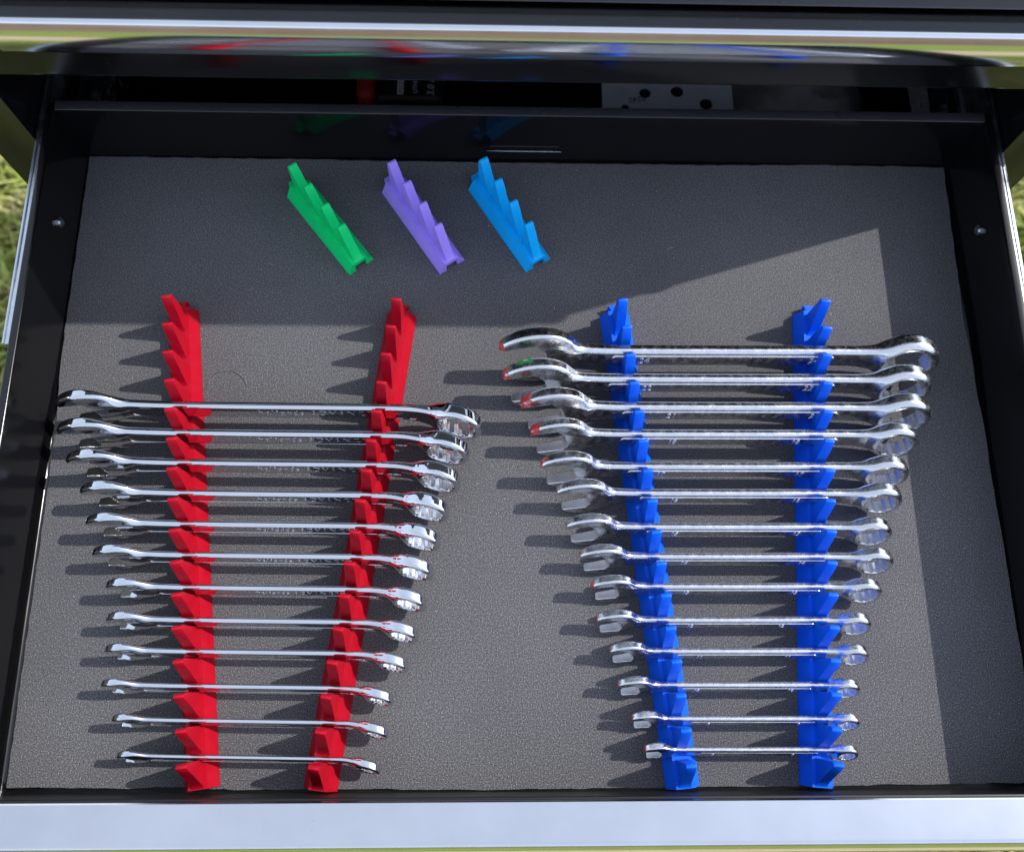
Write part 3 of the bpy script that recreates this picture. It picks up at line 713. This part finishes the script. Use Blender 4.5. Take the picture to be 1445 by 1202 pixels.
TA = [0.0705, 0.072, 0.0868, 0.0872, 0.0792, 0.0871, 0.0865, 0.0915, 0.0919, 0.0937, 0.0985, 0.0957, 0.1027, 0.1041]   # where the stamped sizes sit along each shank
TB = [0.1822, 0.1776, 0.1799, 0.1671, 0.1679, 0.1647, 0.1632, 0.165, 0.1592, 0.1499, 0.1524, 0.1525, 0.1557, 0.1509]
PAINT = [0.35, 0.55, 0.9, 0.85, 0.25, 0, 0, 0.06, 0.3, 0.15, 0.06, 0.22, 0.2, 0.35]
for i, (S, a, b, dt) in enumerate(B):
    ln = (b - a)
    tx = [(str(S), TA[i], 0.00024 * S + 0.0012, 'LEFT'), (str(S), TB[i], 0.00024 * S + 0.0012, 'CENTER')]
    NB = ['at the back of the blue racks, longest there', 'second in the blue racks, green dab on its jaw', 'third in the blue racks, large red jaw tip', 'fourth from the back of the blue racks', 'fifth from the back of the blue racks', 'sixth from the back of the blue racks', 'seventh from the back of the blue racks',
          'seventh from the drawer front in the blue racks', 'sixth from the drawer front in the blue racks', 'fifth from the drawer front in the blue racks', 'fourth from the drawer front in the blue racks', 'third from the drawer front in the blue racks', 'second from the drawer front in the blue racks', 'nearest the drawer front, smallest there']
    lab = 'worn chrome spanner stamped %d, %s' % (S, NB[i])
    build_spanner('B', i, S, a, b, dt, 20 + 0.5 * i, lab, 'worn chrome spanners in the blue racks', tx, PAINT[i])

# ------------------------------------------------------------------ things in the drawer below, glimpsed through the gap
def battery():
    z = -0.060; o = empty('battery_pack', (-0.095, 0.52, -0.0955)); W = (-0.095, 0.52, -0.0955)
    tag(o, 'red and black cordless tool battery lying in the dark drawer behind the gap', 'battery')
    bm = bmesh.new(); add_box(bm, -0.1125, -0.060, 0.494, 0.575, -0.0955, -0.046, 0.006, 3); bm_obj('battery_case', bm, M['batt_black'], o, W, True)
    bm = bmesh.new(); add_box(bm, -0.1285, -0.1128, 0.4975, 0.570, -0.0955, -0.0475, 0.007, 3); bm_obj('battery_cap', bm, M['batt_red'], o, W, True)
    bm = bmesh.new(); add_box(bm, -0.0955, -0.0905, 0.4985, 0.520, -0.0465, -0.0457); bm_obj('badge', bm, M['white_print'], o, W)
    for s, x, y, size, mt in (('M12', -0.0912, 0.4990, 0.0056, 'batt_red'), ('LITHIUM', -0.0803, 0.4990, 0.0050, 'white_print'), ('3.0 AH', -0.0680, 0.4972, 0.0080, 'white_print')):
        t = text_obj('lettering', s, size, M[mt], o, 0.00005, 'LEFT', 0.15); t.rotation_euler = (0, 0, R(90)); t.location = Vector((x - 0.0012, y, -0.0455)) - Vector(W)
battery()
def card():
    o = empty('card_panel', (0.112, 0.52, -0.0955)); W = Vector((0.112, 0.52, -0.0955))
    tag(o, 'pale grey card with round holes and handwritten digits, in the gap behind the drawer', 'card')
    cu = bpy.data.curves.new('sheet', 'CURVE'); cu.dimensions = '2D'; cu.fill_mode = 'BOTH'; cu.extrude = 0.0006; cu.resolution_u = 4
    def poly(pts):
        s = cu.splines.new('POLY'); s.points.add(len(pts) - 1); s.use_cyclic_u = True
        for q, (x, y) in zip(s.points, pts): q.co = (x, y, 0, 1)
    poly([(0.0625, 0.60), (0.0615, 0.470), (0.1615, 0.470), (0.1608, 0.60)])
    for cx, cy, r in ((0.0945, 0.4905, 0.0045), (0.1191, 0.4922, 0.0050), (0.1407, 0.4815, 0.0050), (0.0789, 0.4775, 0.0030)):
        poly([(cx + r * math.cos(R(a)), cy + r * math.sin(R(a)) * 1.0) for a in range(0, 360, 20)])
    tmp = bpy.data.objects.new('sheet_outline', cu); COL.objects.link(tmp); me = bpy.data.meshes.new_from_object(tmp); bpy.data.objects.remove(tmp)
    me.materials.clear(); c = mesh_obj('sheet', me, M['card'], o); c.location = Vector((0, 0, -0.030)) - W
    bm = bmesh.new(); add_box(bm, 0.064, 0.160, 0.472, 0.598, -0.0955, -0.034, 0.002, 1); bm_obj('box_below', bm, M['batt_black'], o, W)
    t = text_obj('handwriting', '0240', 0.0068, M['ink'], o, 0.00003, 'LEFT', 0.2); t.rotation_euler = (0, 0, R(188)); t.location = Vector((0.0955, 0.4858, -0.0293)) - W
card()
def cloth():
    bm = bmesh.new(); G = []; nx, ny = 44, 26
    from mathutils import noise as mn
    for j in range(ny + 1):
        row = []
        for i in range(nx + 1):
            u, v = i / nx, j / ny; a = 2 * u - 1; b = 2 * v - 1
            r = max(0.0, 1 - (abs(a) ** 3 + abs(b) ** 3))
            x = 0.2255 + a * (0.056 + 0.006 * math.sin(v * 5)); y = 0.535 + b * 0.052
            z = -0.0955 + 0.043 * r ** 0.4 + (0.007 * mn.noise((x * 45, y * 45, 0)) + 0.004 * mn.noise((x * 110, y * 110, 3))) * min(1, r * 3)
            row.append(bm.verts.new((x, y, max(z, -0.0955))))
        G.append(row)
    for j in range(ny):
        for i in range(nx): bm.faces.new((G[j][i], G[j][i + 1], G[j + 1][i + 1], G[j + 1][i]))
    o = bm_obj('folded_cloth', bm, M['cloth'], smooth=True, angle=80)
    tag(o, 'crumpled black fleece cloth in the gap right of the pale card', 'cloth')
cloth()

def lint():
    """short pale fibres lying on the foam"""
    V = []; F = []
    spots = [(-0.0085, 0.190, 60, .010), (0.145, 0.012, 70, .006), (0.142, 0.020, 20, .005), (-0.205, 0.145, 110, .008), (-0.215, 0.060, 125, .009), (-0.03, 0.07, 40, .006), (0.225, 0.05, 80, .005), (0.10, 0.345, 30, .006), (-0.17, 0.33, 140, .005), (0.02, 0.30, 95, .004), (-0.06, 0.03, 10, .005), (0.275, 0.14, 60, .004)]
    for k in range(34): spots.append((random.uniform(-.28, .28), random.uniform(.02, .40), random.uniform(0, 180), random.uniform(.0012, .003)))
    for x, y, a, ln in spots:
        a = R(a); w = 0.00011; n = 5; base = len(V); cur = random.uniform(-.5, .5); ln *= 0.7
        for i in range(n + 1):
            t = i / n; aa = a + cur * (t - .5); px = x + math.cos(aa) * ln * (t - .5); py = y + math.sin(aa) * ln * (t - .5); z = 0.0004 + 0.0003 * math.sin(math.pi * t)
            nx, ny = -math.sin(aa) * w, math.cos(aa) * w
            V += [(px - nx, py - ny, z), (px + nx, py + ny, z), (px, py, z + 0.0002)]
            if i:
                b = base + 3 * (i - 1)
                for u, v in ((0, 2), (2, 1), (1, 0)): F.append((b + u, b + v, b + 3 + v, b + 3 + u))
    me = bpy.data.meshes.new('lint'); me.from_pydata(V, [], F); me.update()
    o = mesh_obj('lint', me, mat_simple('lint_fibre', (0.42, 0.39, 0.36), 0.8)); tag(o, 'short pale lint fibres scattered on the foam liner', None, None, 'stuff')
lint()
